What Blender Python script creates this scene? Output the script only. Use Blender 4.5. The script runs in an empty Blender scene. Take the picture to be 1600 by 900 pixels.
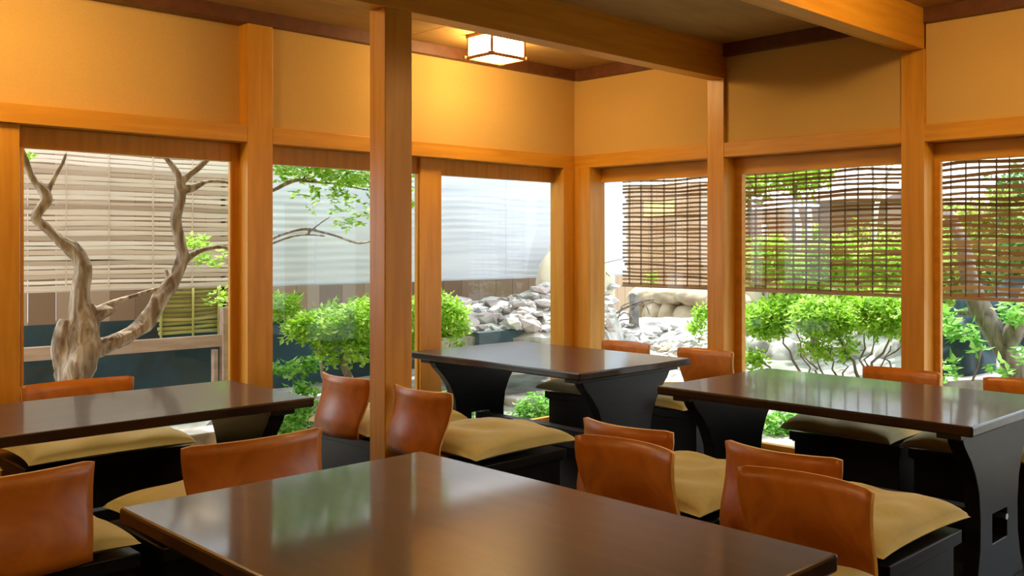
import bpy, bmesh, math, random
from mathutils import Vector, Matrix, noise
R = random.Random(7)
C = bpy.context.scene.collection
PI = math.pi
# ------------------------------------------------------------------ camera numbers
U0, V0, XA, XB_, H = 1155.0, 384.0, 2364.0, -645.0, 1.35
F = math.sqrt((XA - U0) * (U0 - XB_))
_n = math.hypot(XA - U0, F)
CR, CF = (XA - U0) / _n, F / _n            # room X axis expressed in camera right / forward
def ray(u, v):
    r = (u - U0) / F
    return Vector((r * CR + CF, -r * CF + CR, -(v - V0) / F))
def onY(u, v, Y): d = ray(u, v); d = d * (Y / d.y); return Vector((d.x, d.y, d.z + H))
def onX(u, v, X): d = ray(u, v); d = d * (X / d.x); return Vector((d.x, d.y, d.z + H))
def onZ(u, v, Z): d = ray(u, v); d = d * ((Z - H) / d.z); return Vector((d.x, d.y, d.z + H))
def mpp(p): return (p.x * CF + p.y * CR) / F  # metres that one photo pixel spans at point p

# ------------------------------------------------------------------ materials
def newmat(name):
    m = bpy.data.materials.new(name); m.use_nodes = True
    nt = m.node_tree
    return m, nt, nt.nodes, nt.links, nt.nodes['Principled BSDF']
def rgb(c): return (c[0], c[1], c[2], 1.0)
def noisy(name, cols, scale=(1, 1, 1), nscale=5.0, detail=5, rough=.5, bump=0.0, bdist=.01, spec=.5, coat=0.0, coatr=.1,
          island=False, transl=0.0, dist=0.0, sheen=0.0, bscale=None, ramp=(.3, .7), metallic=0.0):
    m, nt, N, L, b = newmat(name)
    tc = N.new('ShaderNodeTexCoord'); mp = N.new('ShaderNodeMapping'); mp.inputs['Scale'].default_value = scale
    L.new(tc.outputs['Object'], mp.inputs['Vector'])
    nz = N.new('ShaderNodeTexNoise'); nz.inputs['Scale'].default_value = nscale; nz.inputs['Detail'].default_value = detail
    nz.inputs['Distortion'].default_value = dist
    L.new(mp.outputs['Vector'], nz.inputs['Vector'])
    cr = N.new('ShaderNodeValToRGB'); e = cr.color_ramp.elements
    e[0].position = ramp[0]; e[1].position = ramp[1]; e[0].color = rgb(cols[0]); e[1].color = rgb(cols[-1])
    for i, c in enumerate(cols[1:-1]):
        x = e.new(ramp[0] + (ramp[1] - ramp[0]) * (i + 1) / (len(cols) - 1)); x.color = rgb(c)
    fac = nz.outputs['Fac']
    if island:
        ge = N.new('ShaderNodeNewGeometry'); fac = ge.outputs['Random Per Island']; e[0].position = 0; e[-1].position = 1
    L.new(fac, cr.inputs['Fac']); L.new(cr.outputs['Color'], b.inputs['Base Color'])
    b.inputs['Roughness'].default_value = rough; b.inputs['Specular IOR Level'].default_value = spec
    b.inputs['Coat Weight'].default_value = coat; b.inputs['Coat Roughness'].default_value = coatr
    b.inputs['Sheen Weight'].default_value = sheen; b.inputs['Metallic'].default_value = metallic
    if bump:
        bp = N.new('ShaderNodeBump'); bp.inputs['Strength'].default_value = bump; bp.inputs['Distance'].default_value = bdist
        n2 = nz
        if bscale:
            n2 = N.new('ShaderNodeTexNoise'); n2.inputs['Scale'].default_value = bscale; n2.inputs['Detail'].default_value = 4
            L.new(mp.outputs['Vector'], n2.inputs['Vector'])
        L.new(n2.outputs['Fac'], bp.inputs['Height']); L.new(bp.outputs['Normal'], b.inputs['Normal'])
    if transl:
        t = N.new('ShaderNodeBsdfTranslucent'); L.new(cr.outputs['Color'], t.inputs['Color'])
        mx = N.new('ShaderNodeMixShader'); mx.inputs['Fac'].default_value = transl
        L.new(b.outputs['BSDF'], mx.inputs[1]); L.new(t.outputs['BSDF'], mx.inputs[2])
        L.new(mx.outputs['Shader'], N['Material Output'].inputs['Surface'])
    return m
WOODC = [(.56, .250, .016), (.64, .300, .022), (.70, .345, .030)]
M = {}
M['post'] = noisy('honey_wood_vertical', WOODC, (6, 6, .5), 4, 6, .42, .05, .003, coat=.15, coatr=.3, dist=.4)
M['railA'] = noisy('honey_wood_along_x', WOODC, (.5, 6, 6), 4, 6, .42, .05, .003, coat=.15, coatr=.3, dist=.4)
M['railB'] = noisy('honey_wood_along_y', WOODC, (6, .5, 6), 4, 6, .42, .05, .003, coat=.15, coatr=.3, dist=.4)
M['dark_trim'] = noisy('dark_stained_trim', [(.10, .033, .010), (.16, .055, .018)], (3, 3, 3), 5, 5, .5)
M['plaster'] = noisy('sand_plaster', [(.60, .395, .125), (.66, .445, .15)], (1, 1, 1), 220, 3, .95, .25, .002, spec=.1)
M['ceil'] = noisy('ceiling_board', [(.36, .22, .07), (.43, .27, .095)], (1, 3, 1), 3, 6, .8, spec=.2, dist=.3)
M['floor'] = noisy('dark_floor_boards', [(.018, .014, .012), (.04, .03, .024)], (1, 8, 1), 3, 5, .35, .1, .002)
M['black'] = noisy('black_lacquered_wood', [(.005, .005, .006), (.011, .011, .013)], (1, 1, 6), 8, 5, .36, .04, .002, spec=.38)
M['top'] = noisy('dark_brown_table_top', [(.013, .006, .003), (.026, .012, .006), (.046, .022, .010)], (9, .8, 1), 2.2, 6, .32, .10, .002, spec=.2, coat=.58, coatr=.08, dist=.5)
M['ply'] = noisy('orange_bent_plywood', [(.36, .095, .006), (.52, .160, .010), (.64, .23, .018)], (1.2, 1.2, 1.2), 4, 8, .38, .02, .002, coat=.25, coatr=.25, dist=1.2)
M['ply_edge'] = noisy('pale_plywood_edge', [(.72, .45, .17), (.8, .52, .22)], (1, 1, 1), 30, 3, .5)
M['cush'] = noisy('olive_beige_cotton', [(.52, .50, .23), (.61, .585, .31)], (1, 1, 1), 6, 4, .9, .35, .012, spec=.15, sheen=.3, bscale=9)
M['metal'] = noisy('pale_metal', [(.7, .7, .68), (.8, .8, .78)], (1, 1, 1), 5, 2, .3, metallic=1.0)
M['lampwood'] = noisy('lantern_frame_wood', [(.30, .13, .03), (.4, .18, .05)], (1, 1, 1), 10, 3, .5)
M['reed_tan'] = noisy('weathered_tan_reed', [(.58, .46, .37), (.82, .73, .65), (.94, .90, .86)], (1, 1, 1), 5, 3, .8, island=True, transl=.45)
M['reed_white'] = noisy('white_weather_sheet', [(.72, .755, .82), (.79, .82, .87), (.84, .86, .90)], (.4, 1, 5), 2, 3, .8, transl=.55)
M['reed_brown'] = noisy('brown_split_bamboo', [(.22, .12, .065), (.42, .26, .15), (.62, .45, .29)], (1, 1, 1), 5, 3, .6, island=True, transl=.2)
M['cord'] = noisy('dark_cord', [(.06, .035, .02), (.09, .05, .03)], (1, 1, 1), 5, 2, .8)
M['bark'] = noisy('gnarled_bark', [(.13, .085, .055), (.32, .24, .17), (.58, .50, .42)], (7, 7, 1.6), 3.2, 8, .85, .7, .03, dist=.8, ramp=(.32, .68))
M['bark_grey'] = noisy('grey_bark', [(.10, .085, .07), (.24, .21, .17), (.38, .34, .30)], (6, 6, 2), 3, 8, .85, .7, .02, dist=.6)
M['bark_pale'] = noisy('pale_bark', [(.55, .5, .44), (.8, .77, .72)], (6, 6, 2), 3, 8, .85, .5, .02)
def leafmat(n, a, b, c, t=.45): return noisy(n, [a, b, c], island=True, rough=.5, transl=t)
M['lime'] = leafmat('lime_leaves', (.20, .46, .02), (.46, .76, .05), (.74, .92, .30))
M['green'] = leafmat('fresh_green_leaves', (.08, .30, .04), (.24, .60, .07), (.55, .86, .28))
M['deep'] = leafmat('deep_green_leaves', (.04, .13, .03), (.12, .30, .06), (.28, .50, .12), .3)
M['olive'] = leafmat('yellow_green_leaves', (.22, .30, .05), (.45, .52, .10), (.66, .70, .22))
M['board'] = noisy('weathered_brown_boards', [(.20, .12, .07), (.34, .22, .14), (.46, .33, .23)], (1, 1, 1), 3, 4, .8, island=True)
M['boardtan'] = noisy('pale_tan_boards', [(.42, .27, .16), (.56, .39, .25)], (1, 1, 1), 3, 4, .8, island=True)  # plain pale tan, varied board by board
M['navy'] = noisy('slate_blue_wall', [(.006, .026, .030), (.016, .055, .080), (.035, .10, .13)], (1, 1, 1), 2.2, 7, .5, .3, .02, dist=.7)
M['oldrail'] = noisy('weathered_pink_timber', [(.42, .27, .20), (.62, .46, .38)], (1, 6, 6), 3, 5, .75)
M['bamboo'] = noisy('yellow_green_bamboo', [(.30, .30, .07), (.55, .52, .15), (.72, .68, .30)], (1, 1, 1), 3, 3, .5, island=True)
M['rockw'] = noisy('pale_limestone', [(.24, .22, .20), (.50, .48, .46), (.68, .66, .64)], (1, 1, 1), 4, 8, .9, .6, .03, ramp=(.35, .6))
M['rockc'] = noisy('cream_sandstone', [(.34, .26, .17), (.52, .42, .29), (.64, .56, .44)], (1, 1, 1), 3, 8, .9, .6, .03, ramp=(.35, .65))
M['rubble'] = noisy('broken_pale_stone', [(.22, .20, .19), (.55, .53, .52), (.74, .73, .72)], (1, 1, 1), 5, 4, .9, island=True)
M['rubbler'] = noisy('reddish_rubble', [(.30, .10, .07), (.45, .36, .34), (.68, .67, .69)], (1, 1, 1), 5, 4, .9, island=True)
M['soil'] = noisy('garden_soil', [(.18, .19, .15), (.34, .34, .31), (.52, .53, .51)], (1, 1, 1), 4, 8, .95, .5, .04)
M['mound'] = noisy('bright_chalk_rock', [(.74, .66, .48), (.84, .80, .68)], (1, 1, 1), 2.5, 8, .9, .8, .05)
M['roof'] = noisy('grey_tiled_roof', [(.16, .12, .10), (.26, .20, .17)], (1, 12, 1), 2, 3, .7)
M['yellow'] = noisy('yellow_paper_board', [(.80, .62, .20), (.88, .70, .30)], (1, 1, 1), 3, 3, .8)
M['slabgrey'] = noisy('grey_stone', [(.16, .15, .14), (.34, .31, .29)], (1, 1, 1), 6, 6, .9, .5, .02)
M['teal'] = noisy('teal_glazed_pot', [(.20, .40, .36), (.34, .56, .50)], (1, 1, 1), 4, 4, .3)
def glassmat():
    m, nt, N, L, b = newmat('window_glass'); N.remove(b)
    tr = N.new('ShaderNodeBsdfTransparent'); tr.inputs[0].default_value = (.97, .985, .98, 1)
    gl = N.new('ShaderNodeBsdfGlossy'); gl.inputs['Roughness'].default_value = .01
    fr = N.new('ShaderNodeFresnel'); fr.inputs[0].default_value = 1.45
    mx = N.new('ShaderNodeMixShader')
    ge = N.new('ShaderNodeNewGeometry'); ml = N.new('ShaderNodeMath'); ml.operation = 'MULTIPLY'; iv = N.new('ShaderNodeMath'); iv.operation = 'SUBTRACT'; iv.inputs[0].default_value = 1
    L.new(ge.outputs['Backfacing'], iv.inputs[1]); L.new(fr.outputs[0], ml.inputs[0]); L.new(iv.outputs[0], ml.inputs[1])
    L.new(ml.outputs[0], mx.inputs[0]); L.new(tr.outputs[0], mx.inputs[1]); L.new(gl.outputs[0], mx.inputs[2])
    L.new(mx.outputs[0], N['Material Output'].inputs['Surface'])
    return m
M['glass'] = glassmat()
def emis(name, col, s):
    m, nt, N, L, b = newmat(name)
    b.inputs['Base Color'].default_value = rgb(col); b.inputs['Emission Color'].default_value = rgb(col); b.inputs['Emission Strength'].default_value = s
    b.inputs['Roughness'].default_value = .8
    return m
M['paper'] = emis('glowing_lantern_paper', (1.0, .66, .28), 46.0)

# ------------------------------------------------------------------ mesh builder
class MB:
    def __init__(s): s.v = []; s.f = []
    def box(s, x0, x1, y0, y1, z0, z1, rot=None, about=None):
        b = len(s.v)
        P = [Vector((x, y, z)) for z in (z0, z1) for y in (y0, y1) for x in (x0, x1)]
        if rot is not None:
            c = about or Vector(((x0 + x1) / 2, (y0 + y1) / 2, (z0 + z1) / 2)); P = [rot @ (p - c) + c for p in P]
        s.v += [tuple(p) for p in P]
        for q in ((0, 2, 3, 1), (4, 5, 7, 6), (0, 1, 5, 4), (2, 6, 7, 3), (0, 4, 6, 2), (1, 3, 7, 5)): s.f.append(tuple(b + i for i in q))
        return s
    def tube(s, pts, rad, seg=8, rough=0.0):
        pts = [Vector(p) for p in pts]; n = len(pts)
        if not hasattr(rad, '__len__'): rad = [rad] * n
        b = len(s.v); prev = None
        for i, p in enumerate(pts):
            t = (pts[min(i + 1, n - 1)] - pts[max(i - 1, 0)]).normalized()
            a = prev if prev is not None else (Vector((0, 0, 1)) if abs(t.z) < .9 else Vector((1, 0, 0)))
            a = (a - t * a.dot(t)).normalized(); prev = a; c = t.cross(a)
            for k in range(seg):
                th = 2 * PI * k / seg
                r = rad[i] * (1 + (rough * noise.noise(p * 9 + Vector((math.cos(th), math.sin(th), 0)) * 1.3) if rough else 0))
                s.v.append(tuple(p + (a * math.cos(th) + c * math.sin(th)) * r))
        for i in range(n - 1):
            for k in range(seg):
                s.f.append((b + i * seg + k, b + i * seg + (k + 1) % seg, b + (i + 1) * seg + (k + 1) % seg, b + (i + 1) * seg + k))
        s.f.append(tuple(b + k for k in reversed(range(seg)))); s.f.append(tuple(b + (n - 1) * seg + k for k in range(seg)))
        return s
    def leaf(s, p, d, up, L, W):
        d = d.normalized(); n = d.cross(up)
        if n.length < 1e-3: n = Vector((1, 0, 0))
        n.normalize(); k = d.cross(n) * (W * .25); b = len(s.v)
        s.v += [tuple(p), tuple(p + d * L * .45 + n * W * .5 + k), tuple(p + d * L), tuple(p + d * L * .45 - n * W * .5 + k)]
        s.f += [(b, b + 1, b + 2), (b, b + 2, b + 3)]
        return s
    def prism(s, poly, h):
        """poly: list of 3-D points (planar), h: extrusion vector."""
        b = len(s.v); n = len(poly); h = Vector(h)
        s.v += [tuple(p) for p in poly] + [tuple(Vector(p) + h) for p in poly]
        s.f.append(tuple(b + i for i in reversed(range(n)))); s.f.append(tuple(b + n + i for i in range(n)))
        for i in range(n): j = (i + 1) % n; s.f.append((b + i, b + j, b + n + j, b + n + i))
        return s
    def rock(s, c, r, seed, sub=2, flat=.7, amp=.35, rz=0):
        bm = bmesh.new(); bmesh.ops.create_icosphere(bm, subdivisions=sub, radius=1)
        b = len(s.v); o = Vector((seed * 7.3, seed * 3.1, seed)); bm.verts.index_update()
        for v in bm.verts:
            d = v.co.copy(); k = 1 + amp * noise.noise(d * 1.3 + o) + amp * .5 * noise.noise(d * 3.1 + o)
            q = Vector((d.x * r[0], d.y * r[1], d.z * r[2])) * k
            q = Matrix.Rotation(rz, 3, 'Z') @ q
            s.v.append(tuple(Vector(c) + q))
        for f in bm.faces: s.f.append(tuple(b + v.index for v in f.verts))
        bm.free(); return s
    def build(s, name, mat, parent=None, smooth=False, bevel=0, origin=None, autosm=None):
        me = bpy.data.meshes.new(name)
        off = Vector((0, 0, 0))
        if parent is None:
            if origin is None:
                xs, ys, zs = zip(*s.v); off = Vector(((min(xs) + max(xs)) / 2, (min(ys) + max(ys)) / 2, min(zs)))
            else: off = Vector(origin)
        me.from_pydata([tuple(Vector(p) - off) for p in s.v], [], s.f); me.update()
        bm = bmesh.new(); bm.from_mesh(me); bmesh.ops.recalc_face_normals(bm, faces=bm.faces); bm.to_mesh(me); bm.free()
        if smooth: me.polygons.foreach_set('use_smooth', [True] * len(me.polygons))
        o = bpy.data.objects.new(name, me); C.objects.link(o); me.materials.append(mat)
        if parent is not None: o.parent = parent
        else: o.location = off
        if bevel:
            m = o.modifiers.new('b', 'BEVEL'); m.width = bevel; m.segments = 2; m.limit_method = 'ANGLE'; m.angle_limit = math.radians(40)
        return o
def tag(o, label=None, cat=None, group=None, kind=None):
    if label: o['label'] = label
    if cat: o['category'] = cat
    if group: o['group'] = group
    if kind: o['kind'] = kind
    return o
def thing(name, label, cat, loc, rz=0, group=None, kind=None):
    o = bpy.data.objects.new(name, None); C.objects.link(o); o.location = loc; o.rotation_euler = (0, 0, rz); o.empty_display_size = .1
    return tag(o, label, cat, group, kind)
def copy_tree(o, parent=None):
    c = o.copy(); C.objects.link(c)
    if parent is not None: c.parent = parent
    for ch in list(o.children): copy_tree(ch, c)
    return c
def struct(o): o['kind'] = 'structure'; return o
_tn = [0]
def trim(mb, mat, bevel=.003):
    _tn[0] += 1
    return struct(mb.build('trim_%d' % _tn[0], mat, bevel=bevel))

# ------------------------------------------------------------------ room shell
XW, YW = 4.838, 5.613                   # faces of the timber frame (window walls)
ZR0, ZR1 = 1.946, 2.042                 # rail
ZT, ZC = 2.628, 2.705                   # ceiling trim bottom, ceiling
XMIN, YMIN = -3.2, -3.0
struct(MB().box(XMIN - .1, XW + .25, YMIN - .1, YW + .25, -.12, 0).build('floor', M['floor']))
cb = MB()
xs = [XMIN - .1, -1.9, -.6, .72, 2.05, 3.36, XW + .9]; ys = [YMIN - .1, -1.9, -.4, 1.1, 2.67, 4.17, YW + 1.0]
for i in range(6):
    for j in range(6):
        cb.box(xs[i] + .003, xs[i + 1] - .003, ys[j] + .003, ys[j + 1] - .003, ZC, ZC + .02)
cb.box(XMIN - .1, XW + .9, YMIN - .1, YW + 1.0, ZC + .018, ZC + .12)  # slab overruns the window walls as an unseen eave, added to block sun
struct(cb.build('ceiling', M['ceil']))
def wall(name, parts): 
    mb = MB()
    for p in parts: mb.box(*p)
    return struct(mb.build(name, M['plaster']))
wall('wall_left', [(XMIN, 2.46, YW + .117, YW + .2, ZR0 + .02, ZC), (2.46, XW + .2, YW + .03, YW + .2, ZR0 + .03, ZC), (XMIN, .9, YW + .117, YW + .2, 0, ZR0 + .02)])
wall('wall_right', [(XW + .027, XW + .2, YMIN, YW + .03, ZR0 + .03, ZC), (XW + .027, XW + .2, YMIN, .2, 0, ZR0 + .03)])
wall('wall_back', [(XMIN, XW + .2, YMIN - .1, YMIN, 0, ZC)])
wall('wall_front', [(XMIN - .1, XMIN, YMIN, YW + .2, 0, ZC)])
# posts
PXA = [(2.401, 2.544)]
for x0, x1 in PXA: trim(MB().box(x0, x1, YW, YW + .16, 0, 2.66), M['post'])
trim(MB().box(.9, 1.34, YW + .03, YW + .16, 0, ZR0), M['post'])
PYB = [(4.100, 4.247), (2.600, 2.750), (1.10, 1.25)]
for y0, y1 in PYB: trim(MB().box(XW, XW + .17, y0, y1, 0, 2.68), M['post'])
trim(MB().box(4.733, XW + .16, YW, YW + .16, 0, ZR0), M['post'])            # corner post, both faces
trim(MB().box(XW, XW + .155, 5.437, YW - .001, 0, ZR0), M['post'])
# free standing pillar
trim(MB().box(2.375, 2.517, 4.098, 4.236, 0, 2.474), M['post'], .005)
# rails
trim(MB().box(XMIN, 2.401, YW + .001, YW + .15, ZR0, ZR1), M['railA'])
trim(MB().box(2.544, XW + .15, YW + .001, YW + .15, ZR0, ZR1), M['railA'])
for a, b in ((4.247, YW), (2.750, 4.100), (1.25, 2.600), (-.4, 1.1)):
    trim(MB().box(XW + .001, XW + .15, a, b, ZR0, ZR1), M['railB'])
# ceiling trims (dark)
trim(MB().box(XMIN, XW + .03, YW - .02, YW + .12, ZT, ZC + .002), M['dark_trim'])
for a, b in ((4.247, YW - .02), (2.750, 4.100), (YMIN, 2.600)):
    trim(MB().box(XW - .012, XW + .03, a, b, ZT - .008, ZC + .002), M['dark_trim'])
# beams
def beam(y0, y1):
    mb = MB().box(XMIN, XW + .02, y0, y1 - .035, 2.474, ZC + .01).box(XMIN, XW + .02, y1 - .035, y1 - .022, 2.486, ZC + .01).box(XMIN, XW + .02, y1 - .022, y1, 2.478, ZC + .01)
    return trim(mb, M['railA'], .002)
beam(4.098, 4.243); beam(2.600, 2.750); beam(1.10, 1.25)

# ------------------------------------------------------------------ windows
_wn = [0]
def windowA(x0, x1, g0, g1, zt=1.837, zb=.035, Y=YW + .115):
    """x0..x1 outer frame, g0..g1 glass"""
    _wn[0] += 1
    o = bpy.data.objects.new('window_%d' % _wn[0], None); C.objects.link(o); o.location = ((x0 + x1) / 2, Y, 0); struct(o)
    l = lambda x: x - (x0 + x1) / 2
    mb = MB().box(l(x0), l(g0), 0, .045, 0, ZR0).box(l(g1), l(x1), 0, .045, 0, ZR0).box(l(g0), l(g1), .0, .045, zt, ZR0).box(l(g0), l(g1), 0, .045, 0, zb)
    mb.build('window_frame', M['post'], o, bevel=.003)
    mb = MB().box(l(g0) - .0, l(g0) + .012, -.012, 0, zb, zt).box(l(g1) - .012, l(g1), -.012, 0, zb, zt)
    mb.build('window_bead', M['post'], o)
    MB().box(l(g0) - .01, l(g1) + .01, .02, .026, zb - .01, zt + .01).build('pane', M['glass'], o)
    return o
def windowB(y0, y1, g0, g1, zt=1.838, zb=.035, X=XW + .125):
    _wn[0] += 1
    o = bpy.data.objects.new('window_%d' % _wn[0], None); C.objects.link(o); o.location = (X, (y0 + y1) / 2, 0); struct(o)
    l = lambda y: y - (y0 + y1) / 2
    mb = MB().box(0, .045, l(y0), l(g0), 0, ZR0).box(0, .045, l(g1), l(y1), 0, ZR0).box(0, .045, l(g0), l(g1), zt, ZR0).box(0, .045, l(g0), l(g1), 0, zb)
    mb.build('window_frame', M['railB'], o, bevel=.003)
    mb = MB().box(-.012, 0, l(g0), l(g0) + .014, zb, zt).box(-.012, 0, l(g1) - .014, l(g1), zb, zt).box(-.012, 0, l(g0), l(g1), zt, zt + .02)
    mb.build('window_bead', M['railB'], o)
    MB().box(.02, .026, l(g0) - .01, l(g1) + .01, zb - .01, zt + .01).build('pane', M['glass'], o)
    return o
YG = YW + .115
xa = lambda u: onY(u, 300, YG).x
xm = lambda u: onY(u, 300, YG - .03).x
windowA(1.30, 2.41, xa(31.5), xa(361.5))
windowA(2.53, xm(672), 2.56, xm(653) + .02)
windowA(xm(672), 4.90, xm(689), xa(873))
trim(MB().box(xm(657), xm(690), YG - .03, YG + .03, 0, ZR0), M['post'])      # mullion
XG = XW + .125
yb = lambda u: onX(u, 300, XG).y
windowB(4.23, 5.47, 4.26, yb(927.5))
windowB(2.74, 4.11, 2.77, yb(1158.5))
windowB(1.24, 2.61, 1.27, yb(1467.5))
windowB(-.4, 1.11, -.35, 1.05)

# ------------------------------------------------------------------ lanterns
def make_lamp(label):
    w, h = .125, .145
    o = thing('ceiling_lantern', label, 'lamp', (0, 0, ZC - .002), group=None)
    MB().box(-w - .012, w + .012, -w - .012, w + .012, -.02, 0).build('ceiling_plate', M['lampwood'], o)
    MB().box(-w, w, -w, w, -h, -.02).build('paper_shade', M['paper'], o)
    f = MB(); t = .007
    for sx in (-1, 1):
        for sy in (-1, 1): f.box(sx * w - t, sx * w + t, sy * w - t, sy * w + t, -h - .004, -.02)
    e = w + .03
    for s_ in (-1, 1):
        f.box(-e, e, s_ * (w + .004) - t, s_ * (w + .004) + t, -h - .010, -h + .010)
        f.box(s_ * (w + .004) - t, s_ * (w + .004) + t, -e, e, -h - .010, -h + .010)
    f.build('shade_frame', M['lampwood'], o, bevel=.002)
    return o
lamp0 = make_lamp('glowing square paper lantern on the ceiling beyond the long beam, over the glass corner')
lamp0.location.x, lamp0.location.y = 3.72, 5.075
for x, y, lb in ((1.15, 5.0, 'glowing square paper lantern on the ceiling above the table by the twisted tree'),
                 (3.72, 1.85, 'glowing square paper lantern on the ceiling outside the second cross beam'),
                 (-1.3, 1.9, 'added square paper lantern, unseen, over the aisle for fill light'),  # from here on: unseen lanterns added as warm fill for the room
                 (1.15, -.6, 'added square paper lantern, unseen, over the front aisle for fill light'),
                 (-1.3, 4.9, 'added square paper lantern, unseen, by the end wall for fill light'), (3.7, -.8, 'added square paper lantern, unseen, farther along the window wall for fill light')):
    c = copy_tree(lamp0); c.location.x, c.location.y = x, y; c['label'] = lb

# ------------------------------------------------------------------ tables
TW, TL, TZ = .84, 1.575, .70
def make_table(label):
    o = thing('dining_table', label, 'table', (0, 0, 0))
    w, l = TW / 2, TL / 2
    bm = MB().box(-w, w, -l, l, TZ - .040, TZ).build('tabletop', M['top'], o, bevel=.007)
    prof = [(.655, .345), (.60, .315), (.54, .262), (.48, .222), (.40, .190), (.295, .177), (.18, .180), (.08, .203), (.0, .235)]
    for s_ in (-1, 1):
        y = s_ * (l - .115)
        mb = MB(); rows = []
        for z, hw in prof:
            b = len(mb.v); mb.v += [(-hw, y, z), (-.068, y, z), (.068, y, z), (hw, y, z)]; rows.append((b, z))
        for (a, z0), (b, z1) in zip(rows, rows[1:]):
            for k in (0, 1, 2):
                if k == 1 and abs(z0 - .295) < .01: continue
                mb.f.append((a + k, a + k + 1, b + k + 1, b + k))
        lg = mb.build('leg', M['black'], o)
        m = lg.modifiers.new('s', 'SOLIDIFY'); m.thickness = .065; m.offset = 0
        m = lg.modifiers.new('b', 'BEVEL'); m.width = .004; m.segments = 2; m.limit_method = 'ANGLE'
        MB().box(-.38, .38, y - .05, y + .05, .635, .660).build('batten', M['black'], o, bevel=.003)
    st = MB().box(-.030, .030, -(l - .13), l - .13, .185, .292).build('stretcher', M['black'], o, bevel=.003)
    for s_ in (-1, 1):
        MB().tube([(.052, s_ * (l - .075), .262), (.052, s_ * (l - .165), .262)], .012, 12).build('peg', M['metal'], st, smooth=False)
    return o
t0 = make_table('large dark brown table with streaked glossy top, closest to the viewpoint')
t0.location = (1.257, 1.890, 0)
for (x, y, rz, lb) in ((3.565, 2.285, 0, 'dark glossy table reflecting green shrubs, beside the window with brown bamboo blinds'),
                       (3.620, 4.460, 0, 'dark table standing in the glass corner, behind the free-standing pillar'),
                       (1.190, 4.395, PI / 2, 'dark table standing in front of the window with the twisted bare tree')):
    c = copy_tree(t0); c.location = (x, y, 0); c.rotation_euler.z = rz; c['label'] = lb

# ------------------------------------------------------------------ benches, backrests, cushions (local +x = where the sitter faces)
def make_bench():
    o = thing('bench_box', 'x', 'bench', (0, 0, 0))
    MB().box(.02, .455, -.305, .305, 0, .345).build('body', M['black'], o, bevel=.003)
    MB().box(.0, .475, -.325, .325, .352, .398).build('lid', M['black'], o, bevel=.004)
    MB().box(.012, .463, -.313, .313, .345, .352).build('shadow_gap', M['black'], o)
    return o
def make_back():
    o = thing('floor_chair', 'x', 'chair', (0, 0, 0))
    prof = [(.702, 0), (.66, .004), (.62, .001), (.58, -.008), (.54, -.022), (.50, -.038), (.465, -.048), (.438, -.050), (.4105, -.050)]
    n = 18
    def grid(off):
        vs = []
        for k, (z, x) in enumerate(prof):
            hw = .232 - .020 * min(1, max(0, (.702 - z) / .25)) ** 1.3
            bul = .055 * (1 - .25 * min(1, (.702 - z) / .29))
            for i in range(n + 1):
                s_ = -1 + 2 * i / n
                rr = 0.0
                if k == 0 and abs(s_) > .93: rr = .006
                vs.append(Vector((x - bul * (1 - s_ * s_), s_ * hw, z - rr)))
        return vs
    vs = grid(0); mb = MB(); mb.v = [tuple(v) for v in vs]
    for k in range(len(prof) - 1):
        for i in range(n):
            a = k * (n + 1) + i; mb.f.append((a, a + 1, a + n + 2, a + n + 1))
    b = mb.build('backrest', M['ply'], o, smooth=True)
    b.data.materials.append(M['ply_edge'])
    m = b.modifiers.new('s', 'SOLIDIFY'); m.thickness = .011; m.offset = 0; m.material_offset_rim = 1
    MB().box(-.05, .40, -.14, .14, .3995, .4095).build('seat_board', M['ply'], o, bevel=.003)
    return o
def make_cushion(seed):
    n = 30; mb = MB(); a, c = .285, .325
    for side in (1, -1):
        b = len(mb.v)
        for i in range(n + 1):
            for j in range(n + 1):
                u = -1 + 2 * i / n; v = -1 + 2 * j / n
                u = math.copysign(1 - (1 - abs(u)) ** 1.25, u); v = math.copysign(1 - (1 - abs(v)) ** 1.25, v)
                x = a * u * (1 - .055 * (1 - v * v) * abs(u)); y = c * v * (1 - .055 * (1 - u * u) * abs(v))
                t = max(0, (1 - abs(u) ** 3.2) * (1 - abs(v) ** 3.2))
                w = noise.noise(Vector((x * 6 + seed, y * 6, seed * 1.7))) * .011
                cr = math.sin((u * 3.0 + v * 2.2) * 3 + seed) * .003 * t
                z = .430 + (.078 + w * 2.0 + cr * 2.2) * t ** .40 if side > 0 else .430 - .018 * t ** .3
                z -= .004 * (u * v) ** 4
                mb.v.append((x, y, z))
        for i in range(n):
            for j in range(n):
                q = b + i * (n + 1) + j; f = (q, q + 1, q + n + 2, q + n + 1)
                mb.f.append(f if side > 0 else f[::-1])
    o = mb.build('seat_cushion', M['cush'], smooth=True, origin=(0, 0, .411))
    bm = bmesh.new(); bm.from_mesh(o.data); bmesh.ops.remove_doubles(bm, verts=bm.verts, dist=.0006); bm.to_mesh(o.data); bm.free()
    return o
bench0, back0 = make_bench(), make_back()
cush0 = [make_cushion(s_) for s_ in (1.0, 4.3, 8.1)]
DIR = {'+x': 0, '+y': PI / 2, '-x': PI, '-y': -PI / 2}
first = {'b': True, 'k': True}; cused = [False] * 3
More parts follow.
